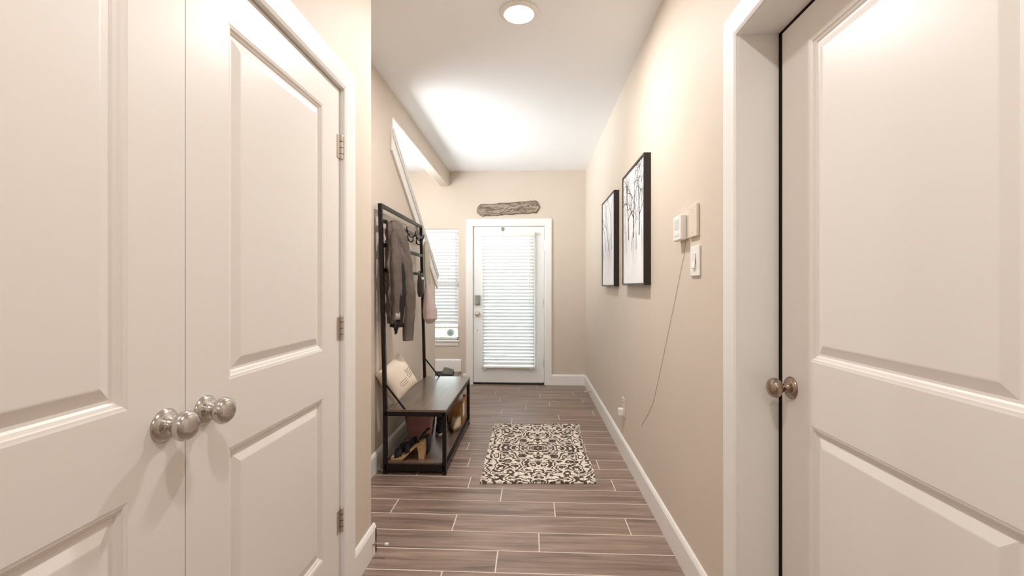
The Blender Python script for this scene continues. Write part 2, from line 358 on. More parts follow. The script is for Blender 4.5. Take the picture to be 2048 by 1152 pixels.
# --- panelled doors (local frame: along = a, up = z, out = towards the hall)
def panel_mesh(a0, a1, z0, z1, place):
    bm = new_bm()
    loops = [(0, 0), (0.004, -0.0012), (0.008, -0.002), (0.010, -0.0055), (0.016, -0.0078), (0.020, -0.0115), (0.026, -0.0118), (0.050, -0.0034), (0.053, -0.003)]
    rings = []
    for d, dep in loops:
        rings.append([bm.verts.new(place(a, z, dep)) for a, z in ((a0 + d, z0 + d), (a1 - d, z0 + d), (a1 - d, z1 - d), (a0 + d, z1 - d))])
    for i in range(len(rings) - 1):
        for j in range(4): bm.faces.new((rings[i][j], rings[i][(j + 1) % 4], rings[i + 1][(j + 1) % 4], rings[i + 1][j]))
    bm.faces.new(rings[-1]); return bm
def slab_mesh(a0, a1, z0, z1, thick, wins, place):
    """slab with stiles and rails around the panel openings `wins` (a0,a1,z0,z1), all the same width"""
    bm = new_bm()
    def bx(aa, ab, za, zb):
        p = [place(a, z, o) for o in (0, -thick) for a, z in ((aa, za), (ab, za), (ab, zb), (aa, zb))]
        v = [bm.verts.new(q) for q in p]
        for f in ((0, 1, 2, 3), (7, 6, 5, 4), (0, 4, 5, 1), (1, 5, 6, 2), (2, 6, 7, 3), (3, 7, 4, 0)): bm.faces.new([v[i] for i in f])
    wa, wb = wins[0][0], wins[0][1]
    bx(a0, wa, z0, z1); bx(wb, a1, z0, z1); zz = z0
    for w in sorted(wins, key=lambda w: w[2]): bx(wa, wb, zz, w[2]); zz = w[3]
    bx(wa, wb, zz, z1)
    p = [place(a, z, -thick * 0.6) for a, z in ((wa, z0), (wb, z0), (wb, z1), (wa, z1))]
    bm.faces.new([bm.verts.new(q) for q in p])
    return bm
ROSE = [(0, 0.0), (0, 0.0345), (0.003, 0.0345), (0.006, 0.031), (0.0085, 0.0295), (0.011, 0.025), (0.013, 0.0175), (0.017, 0.0145), (0.024, 0.0125), (0.0262, 0.0)]
BALL = [(0.0245, 0.0), (0.0245, 0.0118), (0.0285, 0.0165), (0.032, 0.0222), (0.037, 0.0262), (0.043, 0.0276), (0.049, 0.0262), (0.054, 0.0225), (0.0575, 0.0165), (0.0592, 0.009), (0.0598, 0.0)]
def knob(parent, x, y, z, s, m, ball=BALL):
    r = [(max(a, 0) * s, b + 1e-4) for a, b in ROSE]; b2 = [((0.0245 + (a - 0.0245) * 1.14) * s, b * 1.12 + 1e-4) for a, b in ball]
    kn = obj('knob', lathe(new_bm(), b2, (x, y, z), 'x'), m, parent, smooth=True)
    obj('rosette', lathe(new_bm(), r, (x, y, z), 'x'), m, kn, smooth=True)
def hinge(parent, x, y, z, s=1):
    bm = tube(new_bm(), [(x + 0.006 * s, y, z - 0.045), (x + 0.006 * s, y, z + 0.045)], 0.0065, 10)
    box(bm, x - 0.002, x + 0.003, y - 0.028, y + 0.006, z - 0.044, z + 0.044)
    h = obj('hinge', bm, M_STEEL, parent)
    for dz in (-0.024, 0.0, 0.024):
        obj('pin_joint', lathe(new_bm(), [(-0.001, 0.007), (0.001, 0.007)], (x + 0.006 * s, y, z + dz), 'z', 10), M_DARKGAP, h)
    obj('pin_cap', lathe(new_bm(), [(0, 0.007), (0.004, 0.0055), (0.006, 0.002)], (x + 0.006 * s, y, z + 0.045), 'z', 10), M_STEEL, h)
XD = -0.760
pl = lambda a, z, o: (XD + o, a, z)
YG = 0.9415
for nm, a0, a1, ky, lab in (('door_2', YG + 0.0016, JL1 - 0.003, YG + 0.058, 'white panelled closet door leaf hinged beside the corner, right of the pair'),
                            ('door_3', JL0 + 0.003, YG - 0.0016, YG - 0.056, 'white panelled closet door leaf nearest the viewer, left of the pair')):
    st = 0.137
    wins = [(a0 + st, a1 - st, 1.018, 1.913), (a0 + st, a1 - st, 0.254, 0.846)]
    d = struct(nm, slab_mesh(a0, a1, 0.008, 2.026, 0.036, wins, pl), M_DOOR, lab)
    for w in wins: obj('panel', panel_mesh(*w, pl), M_DOOR, d)
    knob(d, XD, ky, 0.964, 1, M_NICKEL)
    hy = a1 + 0.002 if nm == 'door_2' else a0 - 0.002
    for hz in (1.80, 1.088, 0.33): hinge(d, XD, hy, hz)
XE = 0.80
pr = lambda a, z, o: (XE - o, a, z)
a0, a1 = 0.612, JR1 - 0.02
wins = [(a0 + 0.142, a1 - 0.142, 1.035, 1.965), (a0 + 0.142, a1 - 0.142, 0.25, 0.852)]
d = struct('door_4', slab_mesh(a0, a1, 0.01, JRZ - 0.01, 0.036, wins, pr), M_DOOR, 'white two-panel door set back in the right wall with a nickel knob')
for w in wins: obj('panel', panel_mesh(*w, pr), M_DOOR, d)
BALL2 = [(0.024, 0.0), (0.024, 0.011), (0.03, 0.0135), (0.034, 0.0195), (0.039, 0.0245), (0.046, 0.027), (0.053, 0.0262), (0.059, 0.022), (0.063, 0.0145), (0.0648, 0.006), (0.065, 0.0)]
knob(d, XE, 1.415, 0.938, -1, M_NICKEL2, BALL2)
obj('strike_latch', box(new_bm(), XE + 0.004, XE + 0.03, a1 - 0.001, a1 + 0.006, 0.90, 0.975), M_STEEL, d)

# --- front door: glazed slab with add-on blind
YD = YF + 0.012
pf = lambda a, z, o: (a, YD - o, z)
g0, g1, gz0, gz1 = JF0 + 0.13, JF1 - 0.13, 0.23, 1.93
d1 = struct('door_1', slab_mesh(JF0 + 0.004, JF1 - 0.004, 0.026, JFZ - 0.004, 0.044, [(g0, g1, gz0, gz1)], pf), M_FDOOR, 'white front door with full-length glass behind a white blind')
me = d1.data; bmx = bmesh.new(); bmx.from_mesh(me)      # open the glazed area (drop the inner backing sheet)
bad = [f for f in bmx.faces if f.calc_area() > 1.0 and abs(f.calc_center_median().y - (YD + 0.044 * 0.6 - d1.location.y)) < 0.004 and abs(f.normal.y) > 0.9]
bmesh.ops.delete(bmx, geom=bad, context='FACES'); bmx.to_mesh(me); bmx.free()
obj('pane', box(new_bm(), g0, g1, YD + 0.02, YD + 0.026, gz0, gz1), M_GLASS, d1)
bm = new_bm()
for a, b, c_, e in ((g0 - 0.02, g0 + 0.012, gz0 - 0.02, gz1 + 0.02), (g1 - 0.012, g1 + 0.02, gz0 - 0.02, gz1 + 0.02), (g0, g1, gz0 - 0.02, gz0 + 0.012), (g0, g1, gz1 - 0.012, gz1 + 0.02)):
    box(bm, a, b, YD - 0.008, YD + 0.003, c_, e)
obj('glazing_bead', bm, M_FDOOR, d1, bevel=0.003)
def blind(parent, x0, x1, ztop, zbot, y, pitch, sw, tilt, zs0=None):
    hr = obj('blind', box(new_bm(), x0 - 0.01, x1 + 0.01, y - 0.02, y + 0.022, ztop - 0.045, ztop), M_PLASTIC, parent, bevel=0.003)
    z = ztop - 0.06; proto = None
    while z > zbot + 0.035:
        if proto is None:
            bm = new_bm(); xm = (x0 + x1) / 2
            prof = [(-sw / 2, -0.0012), (-sw / 4, 0.0006), (0, 0.0012), (sw / 4, 0.0006), (sw / 2, -0.0012), (sw / 2, 0.0006), (sw / 4, 0.0026), (0, 0.0032), (-sw / 4, 0.0026), (-sw / 2, 0.0006)]
            ct, stt = math.cos(tilt), math.sin(tilt)
            prism(bm, prof, lambda p, t: (t, y + p[0] * ct - p[1] * stt, z + p[0] * stt + p[1] * ct), x0, x1)
            proto = obj('slat', bm, M_SLAT, hr, base=(xm, y, z))
            o = proto
        else:
            o = bpy.data.objects.new('slat', proto.data); COL.objects.link(o); o.parent = hr
            o.location = (proto.location.x, proto.location.y, z - LOC[hr].z)
        z -= pitch
    obj('bottom_rail', box(new_bm(), x0 - 0.004, x1 + 0.004, y - 0.016, y + 0.016, zbot, zbot + 0.024), M_PLASTIC, hr, bevel=0.004)
    for fx in (0.12, 0.88):
        obj('ladder_cord', tube(new_bm(), [(x0 + (x1 - x0) * fx, y - sw * 0.42, ztop - 0.04), (x0 + (x1 - x0) * fx, y - sw * 0.42, zbot + 0.01)], 0.0011, 5), M_PLASTIC, hr)
    return hr
b = blind(d1, -0.64, 0.022, 1.945, 0.215, YD - 0.034, 0.0425, 0.05, math.radians(-60))
obj('tilt_wand', tube(new_bm(), [(-0.045, YD - 0.066, 1.9), (-0.045, YD - 0.066, 1.02)], 0.0045, 8), M_PLASTIC, b)
for bx_ in (-0.62, -0.03): obj('hold_down_bracket', box(new_bm(), bx_, bx_ + 0.025, YD - 0.055, YD, 0.2, 0.213), M_PLASTIC, b)
# lock, knob, hinges, contact sensor
lx, lz = on_y(955, 600, YF); lx2, lz2 = on_y(955, 628, YF)
kp = obj('keypad_deadbolt', box(new_bm(), lx - 0.035, lx + 0.035, YD - 0.03, YD, lz - 0.065, lz + 0.065), mat('keypad_grey_metal', (176, 176, 174), 0.35, 0.7), d1, bevel=0.008, seg=3)
obj('thumb_turn', box(new_bm(), lx - 0.008, lx + 0.008, YD - 0.045, YD - 0.03, lz - 0.05, lz - 0.012), M_STEEL, kp, bevel=0.003)
kn = obj('knob', lathe(new_bm(), [(-t, r + 1e-4) for t, r in BALL], (lx2, YD, lz2), 'y'), M_STEEL, d1, smooth=True)
obj('rosette', lathe(new_bm(), [(-t, r + 1e-4) for t, r in ROSE], (lx2, YD, lz2), 'y'), M_STEEL, kn, smooth=True)
for hz in (1.78, 1.04, 0.28):
    obj('hinge', tube(new_bm(), [(JF1 - 0.001, YD - 0.007, hz - 0.05), (JF1 - 0.001, YD - 0.007, hz + 0.05)], 0.007, 8), M_STEEL, d1)
sx, sz = on_y(1005, 458, YF)
obj('door_chime_magnet', box(new_bm(), sx - 0.014, sx + 0.014, YD - 0.014, YD, sz - 0.026, sz + 0.02), mat('sensor_grey', (132, 128, 122), 0.5), d1, bevel=0.002)
sx, sz = on_y(955, 661, YF)
obj('spy_screw', lathe(new_bm(), [(-0.004, 0.004), (0.0, 0.006)], (sx, YD, sz), 'y', 10), M_DARKGAP, d1)

# --- window behind the rack
bm = new_bm(); fy0, fy1 = YF + 0.06, YF + 0.11
for a, b_, c_, e in ((WX0, WX0 + 0.04, WZ0, WZ1), (WX1 - 0.022, WX1, WZ0, WZ1), (WX0, WX1, WZ0, WZ0 + 0.03), (WX0, WX1, WZ1 - 0.04, WZ1), (WX0, WX1, 1.25, 1.29)):
    box(bm, a, b_, fy0, fy1, c_, e)
w1 = struct('window_1', bm, M_FDOOR, 'tall window beside the front door with a white blind partly raised')
obj('pane', box(new_bm(), WX0 + 0.04, WX1 - 0.022, fy0 + 0.02, fy0 + 0.026, WZ0 + 0.03, WZ1 - 0.04), M_GLASS, w1)
obj('window_sill', box(new_bm(), WX0 - 0.02, WX1 + 0.012, YF - 0.03, YF + 0.06, WZ0 - 0.022, WZ0), M_TRIM, w1, bevel=0.004)
obj('sill_apron', box(new_bm(), WX0, WX1, YF - 0.012, YF, WZ0 - 0.075, WZ0 - 0.022), M_TRIM, w1, bevel=0.003)
wb = thing('window_blind', 'white slatted blind hanging in the tall window behind the rack', 'blind', ((WX0 + WX1) / 2, YF + 0.03, 0.72))
blind(wb, WX0 + 0.012, WX1 - 0.012, WZ1 - 0.002, 0.715, YF + 0.03, 0.0425, 0.05, math.radians(-60))
wx = on_y(912, 560, YF)[0]
bc = obj('cord_loop', tube(new_bm(), [(wx, YF + 0.0, 1.95), (wx, YF + 0.0, 0.95)], 0.0018, 6), mat('blind_cord_grey', (150, 148, 146), 0.7), wb)

# ================================================================== outside
struct('ground_outside', box(new_bm(), -14, 14, YF + 0.15, 24, -0.2, -0.12), mat('pale_concrete', (205, 205, 200), 0.9, var=0.08, scale=3), 'pale concrete path outside the front door')
hedge_m = mat('hedge_leaf_green', (150, 182, 130), 0.6, var=0.25, scale=9, trans=0.3)
bm = new_bm()
for i in range(2600):
    c = Vector((random.uniform(-5.5, -1.1), random.gauss(9.2, 0.35), -0.12 + 1.1 * random.random() ** 0.8))
    R = Matrix.Rotation(random.uniform(0, 6.3), 3, 'Z') @ Matrix.Rotation(random.uniform(-1.2, 1.2), 3, 'X'); s = random.uniform(0.04, 0.075)
    vs = [bm.verts.new(c + R @ Vector(p)) for p in ((-s, 0, 0), (0, -s * 0.45, 0.01), (s, 0, 0), (0, s * 0.45, 0.01))]; bm.faces.new(vs)
tag(obj('hedge', bm, hedge_m), 'pale green hedge outside seen below the raised blind', 'hedge', kind='stuff')
# dark round planter standing outside the window
px_, pz_ = on_y(901, 665, 6.6)
pt = thing('planter_bowl', 'dark round planter on a stand outside below the blind', 'planter', (px_, 6.6, -0.12))
M_POT = mat('dark_green_glaze', (58, 66, 60), 0.4, var=0.1)
obj('bowl', lathe(new_bm(), [(-0.055, 0.012), (-0.05, 0.035), (-0.03, 0.052), (0.0, 0.059), (0.03, 0.055), (0.05, 0.044), (0.048, 0.035), (0.02, 0.04)], (px_, 6.6, pz_), 'z'), M_POT, pt, smooth=True)
obj('stand', tube(new_bm(), [(px_, 6.6, -0.12), (px_, 6.6, pz_ - 0.05)], 0.008, 8), mat('pale_stand', (200, 205, 198), 0.6), pt)
obj('foot_plate', lathe(new_bm(), [(0, 0.09), (0.01, 0.085), (0.015, 0.01)], (px_, 6.6, -0.12), 'z'), MATS['pale_stand'], pt)

# ================================================================== ceiling lights
def ceiling_light(x, y, label, power):
    t = thing('ceiling_light', label, 'light', (x, y, ZC - 0.03), 'recessed ceiling lights')
    ring = lathe(new_bm(), [(0, 0.104), (-0.006, 0.103), (-0.013, 0.096), (-0.017, 0.086), (-0.016, 0.078), (-0.006, 0.072), (-0.002, 0.071), (0, 0.07)], (x, y, ZC), 'z', 40)
    obj('trim_ring', ring, M_PLASTIC, t, smooth=True)
    obj('diffuser', lathe(new_bm(), [(-0.002, 0.0715), (-0.008, 0.071), (-0.016, 0.066), (-0.021, 0.05), (-0.0235, 0.025), (-0.024, 0.001)], (x, y, ZC), 'z', 32), M_LAMP, t, smooth=True)
    l = area('lamp', (0, 0, 0), (0, 0, 0), 0.13, 0.13, power, (1.0, 0.975, 0.95), 'DISK')
    l.parent = t; l.location = (0, 0, 0.0)
lx, ly = -0.073, 2.41
ceiling_light(lx, ly, 'round white ceiling light glowing at the top of the view', 12)
ceiling_light(lx, 0.35, 'round white ceiling light above the viewer between the closet and side door', 5.8)
ceiling_light(lx, -1.7, 'round white ceiling light behind the viewer near the end of the hall', 6)

# ================================================================== rug
def rug_mat():
    m = bpy.data.materials.new('rug_damask_weave'); m.use_nodes = True; N = m.node_tree.nodes; L = m.node_tree.links; b = N['Principled BSDF']
    tc = N.new('ShaderNodeTexCoord'); sp = N.new('ShaderNodeSeparateXYZ'); L.new(tc.outputs['Object'], sp.inputs[0])
    def M(op, a, b_=None, c=None):
        n = N.new('ShaderNodeMath'); n.operation = op
        for i, v in enumerate((a, b_, c)):
            if v is None: continue
            if isinstance(v, (int, float)): n.inputs[i].default_value = v
            else: L.new(v, n.inputs[i])
        return n.outputs[0]
    ax = M('ABSOLUTE', sp.outputs[0]); ay = M('ABSOLUTE', sp.outputs[1])
    cb = N.new('ShaderNodeCombineXYZ'); L.new(ax, cb.inputs[0]); L.new(ay, cb.inputs[1])
    n1 = N.new('ShaderNodeTexNoise'); n1.inputs['Scale'].default_value = 9.0; n1.inputs['Detail'].default_value = 1.5; L.new(cb.outputs[0], n1.inputs['Vector'])
    n2 = N.new('ShaderNodeTexNoise'); n2.inputs['Scale'].default_value = 21.0; n2.inputs['Detail'].default_value = 1.0; n2.inputs['Distortion'].default_value = 0.6; L.new(cb.outputs[0], n2.inputs['Vector'])
    # concentric diamond medallion + curling bands
    dia = M('ADD', M('MULTIPLY', ax, 1.5), ay)
    ring = M('MULTIPLY', dia, 62.0)
    w1 = M('SINE', M('ADD', M('MULTIPLY', n1.outputs['Fac'], 52.0), M('MULTIPLY', ring, 0.55)))
    w2 = M('SINE', M('MULTIPLY', n2.outputs['Fac'], 46.0))
    mix = M('ADD', M('MULTIPLY', w1, 0.8), M('MULTIPLY', w2, 0.5))
    fine = N.new('ShaderNodeTexNoise'); fine.inputs['Scale'].default_value = 160; L.new(tc.outputs['Object'], fine.inputs['Vector'])
    v = M('ADD', mix, M('MULTIPLY', M('SUBTRACT', fine.outputs['Fac'], 0.5), 0.9))
    r = N.new('ShaderNodeValToRGB'); e = r.color_ramp.elements; e[0].position = 0.42; e[1].position = 0.54
    e[0].color = lin((88, 76, 68)) + (1,); e[1].color = lin((246, 234, 220)) + (1,)
    L.new(M('ADD', M('MULTIPLY', v, 0.5), 0.46), r.inputs[0])
    L.new(r.outputs[0], b.inputs['Base Color']); b.inputs['Roughness'].default_value = 0.95; b.inputs['Specular IOR Level'].default_value = 0.1
    bp = N.new('ShaderNodeBump'); bp.inputs['Strength'].default_value = 0.5; bp.inputs['Distance'].default_value = 0.003; L.new(v, bp.inputs['Height']); L.new(bp.outputs[0], b.inputs['Normal'])
    return m
rows = [(965, 960, 1192), (950, 963, 1190), (936, 967, 1186), (921, 969, 1179.5), (908, 974, 1171), (896, 976, 1166.5), (882, 980, 1165), (869, 983, 1162), (858, 986, 1160.5), (848, 988.5, 1160)]
bm = new_bm(); top = []; NC = 26
for ri, (py, pa, pb) in enumerate(rows):
    A = on_z(pa, py, 0.008); B = on_z(pb, py, 0.008); row = []
    for c in range(NC + 1):
        t = c / NC; x = A[0] + (B[0] - A[0]) * t; y = A[1] + (B[1] - A[1]) * t
        wv = 0.0016 * math.sin(13 * x + 9 * y) + (0.004 if c in (0, NC) and ri == 0 else 0)
        row.append(bm.verts.new((x, y, 0.009 + wv)))
    top.append(row)
for i in range(len(top) - 1):
    for c in range(NC): bm.faces.new((top[i][c], top[i][c + 1], top[i + 1][c + 1], top[i + 1][c]))
edge = [e for e in bm.edges if len(e.link_faces) == 1]
ex = bmesh.ops.extrude_edge_only(bm, edges=edge)
for v in [g for g in ex['geom'] if isinstance(g, bmesh.types.BMVert)]: v.co.z = 0.0005
rug = tag(obj('runner_rug', bm, rug_mat()), 'dark brown and cream damask patterned rug on the plank floor', 'rug')

# ================================================================== hall tree (coat rack with bench)
XB, XFR = -0.985, -0.585            # back posts, front legs
Y0, Y1 = 2.94, 4.03
rack = thing('hall_tree', 'black metal coat rack with hooks, dark bench and lower shelf against left wall', 'coat rack', ((XB + XFR) / 2, (Y0 + Y1) / 2, 0))
T = 0.026; ZB = 0.415; LEAN = -0.035
def xb(z): return XB + LEAN * max(0, z - 0.43) / 1.38
for yy in (Y0, Y1):
    obj('post', bar(bar(new_bm(), (XB, yy, 0), (XB, yy, 0.43), T), (XB, yy, 0.425), (xb(1.81), yy, 1.81), T), M_BLACK, rack, bevel=0.002)
    obj('leg', bar(new_bm(), (XFR, yy, 0), (XFR, yy, ZB), T), M_BLACK, rack, bevel=0.002)
    obj('bench_end_rail', bar(new_bm(), (XB, yy, ZB - 0.013), (XFR, yy, ZB - 0.013), T), M_BLACK, rack)
    obj('shelf_end_rail', bar(new_bm(), (XB, yy, 0.045), (XFR, yy, 0.045), T, 0.04), M_BLACK, rack)
    br = bar(new_bm(), (xb(0.6), yy, 0.605), (-0.842, yy, 0.42), 0.009, 0.012); bar(br, (-0.842, yy, 0.425), (-0.842, yy, 0.345), 0.009, 0.012)
    obj('brace', br, M_BLACK, rack)
for z in (1.80, 1.70, 1.535, 1.365): obj('cross_rail', bar(new_bm(), (xb(z), Y0, z), (xb(z), Y1, z), 0.02, 0.024), M_BLACK, rack)
obj('bench_front_rail', bar(new_bm(), (XFR, Y0, ZB - 0.013), (XFR, Y1, ZB - 0.013), T), M_BLACK, rack)
obj('bench_back_rail', bar(new_bm(), (XB, Y0, ZB - 0.013), (XB, Y1, ZB - 0.013), T), M_BLACK, rack)
obj('shelf_front_rail', bar(new_bm(), (XFR, Y0, 0.045), (XFR, Y1, 0.045), T), M_BLACK, rack)
obj('shelf_back_rail', bar(new_bm(), (XB, Y0, 0.045), (XB, Y1, 0.045), T), M_BLACK, rack)
obj('bench_board', box(new_bm(), XB + 0.012, XFR + 0.012, Y0 - 0.01, Y1 + 0.01, ZB, ZB + 0.018), M_BENCH, rack, bevel=0.003)
obj('shelf_board', box(new_bm(), XB + 0.012, XFR - 0.008, Y0 + 0.006, Y1 - 0.006, 0.062, 0.077), plank_mat('shelf_brown_board', ((92, 72, 58), (112, 90, 74), (130, 108, 90)), (30, 2, 30), 0.3, rnd=False), rack, bevel=0.002)
def hook(y):
    x = xb(1.70) + 0.012; bm = new_bm()
    box(bm, x - 0.002, x + 0.004, y - 0.009, y + 0.009, 1.622, 1.712)
    up = [(x, y, 1.685), (x + 0.02, y, 1.655), (x + 0.045, y, 1.652), (x + 0.06, y, 1.668), (x + 0.066, y, 1.695)]
    lo = [(x, y, 1.64), (x + 0.014, y, 1.618), (x + 0.032, y, 1.614), (x + 0.042, y, 1.626), (x + 0.043, y, 1.642)]
    tube(bm, up, 0.0052, 8); tube(bm, lo, 0.005, 8)
    h = obj('hook', bm, M_BLACK, rack, smooth=True)
    for p in (up[-1], lo[-1]): obj('hook_tip', lathe(new_bm(), [(-0.006, 0.001), (-0.004, 0.005), (0, 0.0065), (0.004, 0.005), (0.006, 0.001)], p, 'z', 10), M_BLACK, h, smooth=True)
HY_ = [3.03, 3.29, 3.55, 3.81]
for y in HY_: hook(y)

# ------------------------------------------------------------------ cloth helper: flattened tube along z with folds
def drape(bm, rings, n=40, folds=5, amp=0.18, seed=0.0, cap=True):
    """rings: (z, cx, cy, half_y, half_x)"""
    vs = []
    for z, cx, cy, hy, hx in rings:
        ring = []
        for k in range(n):
            a = 2 * PI * k / n
            w = 1 + amp * math.sin(folds * a + seed + 2.2 * z) + amp * 0.5 * math.sin((folds * 2 + 1) * a - seed * 1.7 + 5 * z)
            nn = noise.noise(Vector((math.cos(a) * 1.5 + seed, math.sin(a) * 1.5, z * 7))) * amp * 0.9
            nn += (abs(noise.noise(Vector((math.cos(a) * 2.6 + seed * 3, math.sin(a) * 2.6, z * 11 + 2.5 * math.sin(a))))) - 0.25) * amp * 1.5
            ring.append(bm.verts.new((cx + hx * (w + nn) * math.cos(a), cy + hy * (1 + amp * 0.25 * math.sin(folds * a + seed) + nn * 0.4) * math.sin(a), z)))
        vs.append(ring)
    for i in range(len(vs) - 1):
        for k in range(n): bm.faces.new((vs[i][k], vs[i][(k + 1) % n], vs[i + 1][(k + 1) % n], vs[i + 1][k]))
    if cap: bm.faces.new(vs[0]); bm.faces.new(vs[-1][::-1])
    return bm
def interp(keys, n):
    out = []
    for i in range(n):
        t = i / (n - 1) * (len(keys) - 1); j = min(int(t), len(keys) - 2); f = t - j; f = f * f * (3 - 2 * f)
        out.append(tuple(a + (b - a) * f for a, b in zip(keys[j], keys[j + 1])))
    return out
# jacket
M_JACK = mat('jacket_taupe_fabric', (104, 92, 85), 0.8, var=0.2, scale=14, bump=0.4, bscale=500)
M_JLIN = mat('jacket_dark_lining', (34, 29, 28), 0.8)
M_JCUF = mat('jacket_grey_cuff', (176, 168, 162), 0.9, bump=0.4, bscale=300)
jk = thing('jacket', 'taupe grey jacket hanging from the rack hooks over the bench', 'jacket', (-0.90, 3.16, 0.87))
body = interp([(1.695, -0.965, 3.03, 0.035, 0.025), (1.64, -0.955, 3.05, 0.09, 0.042), (1.50, -0.947, 3.06, 0.12, 0.05), (1.32, -0.94, 3.07, 0.13, 0.055), (1.15, -0.942, 3.07, 0.12, 0.05), (1.0, -0.945, 3.05, 0.095, 0.04)], 60)
obj('body', drape(new_bm(), body, 80, 5, 0.42, 0.4), M_JACK, jk, smooth=True)
obj('lining', drape(new_bm(), interp([(1.42, -0.925, 3.035, 0.05, 0.05), (1.2, -0.92, 3.03, 0.06, 0.055), (0.975, -0.932, 3.02, 0.05, 0.04)], 14), 36, 5, 0.25, 2.0), M_JLIN, jk, smooth=True)
s1 = interp([(1.665, -0.945, 3.06, 0.04, 0.03), (1.56, -0.912, 3.07, 0.052, 0.042), (1.40, -0.888, 3.085, 0.056, 0.045), (1.22, -0.87, 3.095, 0.058, 0.046), (1.06, -0.872, 3.095, 0.052, 0.04), (0.875, -0.877, 3.09, 0.042, 0.033)], 60)
obj('sleeve', drape(new_bm(), s1, 40, 4, 0.2, 1.1), M_JACK, jk, smooth=True)
s2 = interp([(1.65, -0.95, 3.0, 0.04, 0.03), (1.48, -0.93, 2.99, 0.05, 0.037), (1.28, -0.92, 2.985, 0.047, 0.033), (1.07, -0.922, 2.985, 0.035, 0.026)], 44)
sl_ = obj('sleeve', drape(new_bm(), s2, 36, 4, 0.22, 3.0), M_JACK, jk, smooth=True)
obj('cuff', drape(new_bm(), [(1.075, -0.922, 2.985, 0.034, 0.025), (1.055, -0.922, 2.985, 0.033, 0.024), (1.03, -0.922, 2.985, 0.035, 0.026)], 30, 4, 0.06, 0.3), M_JCUF, sl_, smooth=True)
obj('collar', drape(new_bm(), interp([(1.712, -0.962, 3.06, 0.022, 0.022), (1.685, -0.952, 3.06, 0.045, 0.036), (1.60, -0.93, 3.065, 0.04, 0.045), (1.53, -0.915, 3.07, 0.018, 0.03)], 14), 30, 4, 0.22, 5.0), M_JACK, jk, smooth=True)
bm = new_bm(); gx, gy = -0.925, 2.985
gl = thing('glove', 'black glove dangling below the jacket cuff', 'glove', (gx, gy, 0.93))
for i, (dy, z1) in enumerate(((-0.024, 0.955), (-0.008, 0.93), (0.009, 0.935), (0.025, 0.955))):
    tube(bm, [(gx, gy + dy * 0.6, 1.02), (gx, gy + dy, 0.985), (gx - 0.002, gy + dy * 1.1, z1)], 0.009, 8, radii=[0.011, 0.010, 0.007])
drape(bm, [(1.028, gx, gy, 0.024, 0.015), (1.005, gx, gy, 0.03, 0.018), (0.98, gx, gy, 0.028, 0.015)], 20, 3, 0.06, 0)
obj('hand_part', bm, M_JLIN, gl, smooth=True)
# pale hanging bag at the far hook
M_BAG = mat('pale_mauve_fabric', (206, 186, 182), 0.8, var=0.08, scale=12, bump=0.2, bscale=300)
M_BAGT = mat('pale_sage_fabric', (190, 186, 168), 0.85, var=0.08, scale=10, bump=0.2, bscale=300)
bg = thing('hanging_bag', 'pale pink slouchy cloth bag hanging from the far end hook', 'bag', (-0.92, 3.93, 0.93))
obj('pouch', drape(new_bm(), interp([(1.27, -0.935, 3.93, 0.03, 0.02), (1.17, -0.925, 3.93, 0.05, 0.035), (1.05, -0.912, 3.93, 0.075, 0.055), (0.97, -0.91, 3.93, 0.075, 0.055), (0.925, -0.915, 3.93, 0.03, 0.025)], 18), 36, 5, 0.12, 1.0), M_BAG, bg, smooth=True)
obj('strap', drape(new_bm(), interp([(1.655, -0.955, 3.95, 0.012, 0.014), (1.58, -0.95, 3.945, 0.035, 0.022), (1.42, -0.945, 3.94, 0.04, 0.026), (1.25, -0.935, 3.93, 0.032, 0.022)], 16), 28, 4, 0.16, 2.0), M_BAGT, bg, smooth=True)
# small dark pouch on the lower rail
dp = thing('dark_pouch', 'small black pouch hanging from the lower rail behind the jacket', 'pouch', (-0.97, 3.82, 1.16))
obj('pouch_body', drape(new_bm(), interp([(1.35, -0.968, 3.80, 0.055, 0.014), (1.28, -0.965, 3.80, 0.062, 0.022), (1.20, -0.965, 3.80, 0.06, 0.022), (1.165, -0.967, 3.80, 0.05, 0.012)], 10), 28, 3, 0.06, 0.2), mat('black_nylon', (38, 35, 33), 0.6, bump=0.2), dp, smooth=True)
obj('hanging_loop', tube(new_bm(), [(-0.968, 3.76, 1.345), (-0.975, 3.78, 1.385), (-0.975, 3.82, 1.385), (-0.968, 3.84, 1.345)], 0.004, 6), MATS['black_nylon'], dp)
obj('white_label', box(new_bm(), -0.9475, -0.9455, 3.765, 3.835, 1.315, 1.335), M_PLASTIC, dp)

# ------------------------------------------------------------------ cushion on the bench
def cushion_mat():
    m = bpy.data.materials.new('cushion_printed_cotton'); m.use_nodes = True; N = m.node_tree.nodes; L = m.node_tree.links; b = N['Principled BSDF']
    tc = N.new('ShaderNodeTexCoord'); n = N.new('ShaderNodeTexNoise'); n.inputs['Scale'].default_value = 6; L.new(tc.outputs['Object'], n.inputs[0])
    r = N.new('ShaderNodeValToRGB'); r.color_ramp.elements[0].color = lin((232, 216, 196)) + (1,); r.color_ramp.elements[1].color = lin((242, 230, 214)) + (1,)
    L.new(n.outputs['Fac'], r.inputs[0]); L.new(r.outputs[0], b.inputs['Base Color']); b.inputs['Roughness'].default_value = 0.9
    n2 = N.new('ShaderNodeTexNoise'); n2.inputs['Scale'].default_value = 400; L.new(tc.outputs['Object'], n2.inputs[0])
    bp = N.new('ShaderNodeBump'); bp.inputs['Strength'].default_value = 0.3; bp.inputs['Distance'].default_value = 0.002; L.new(n2.outputs['Fac'], bp.inputs['Height']); L.new(bp.outputs[0], b.inputs['Normal'])
    return m
cu = thing('cushion', 'cream square cushion with grey printed marks leaning at near end of bench', 'cushion', (-0.93, 3.13, 0.434))
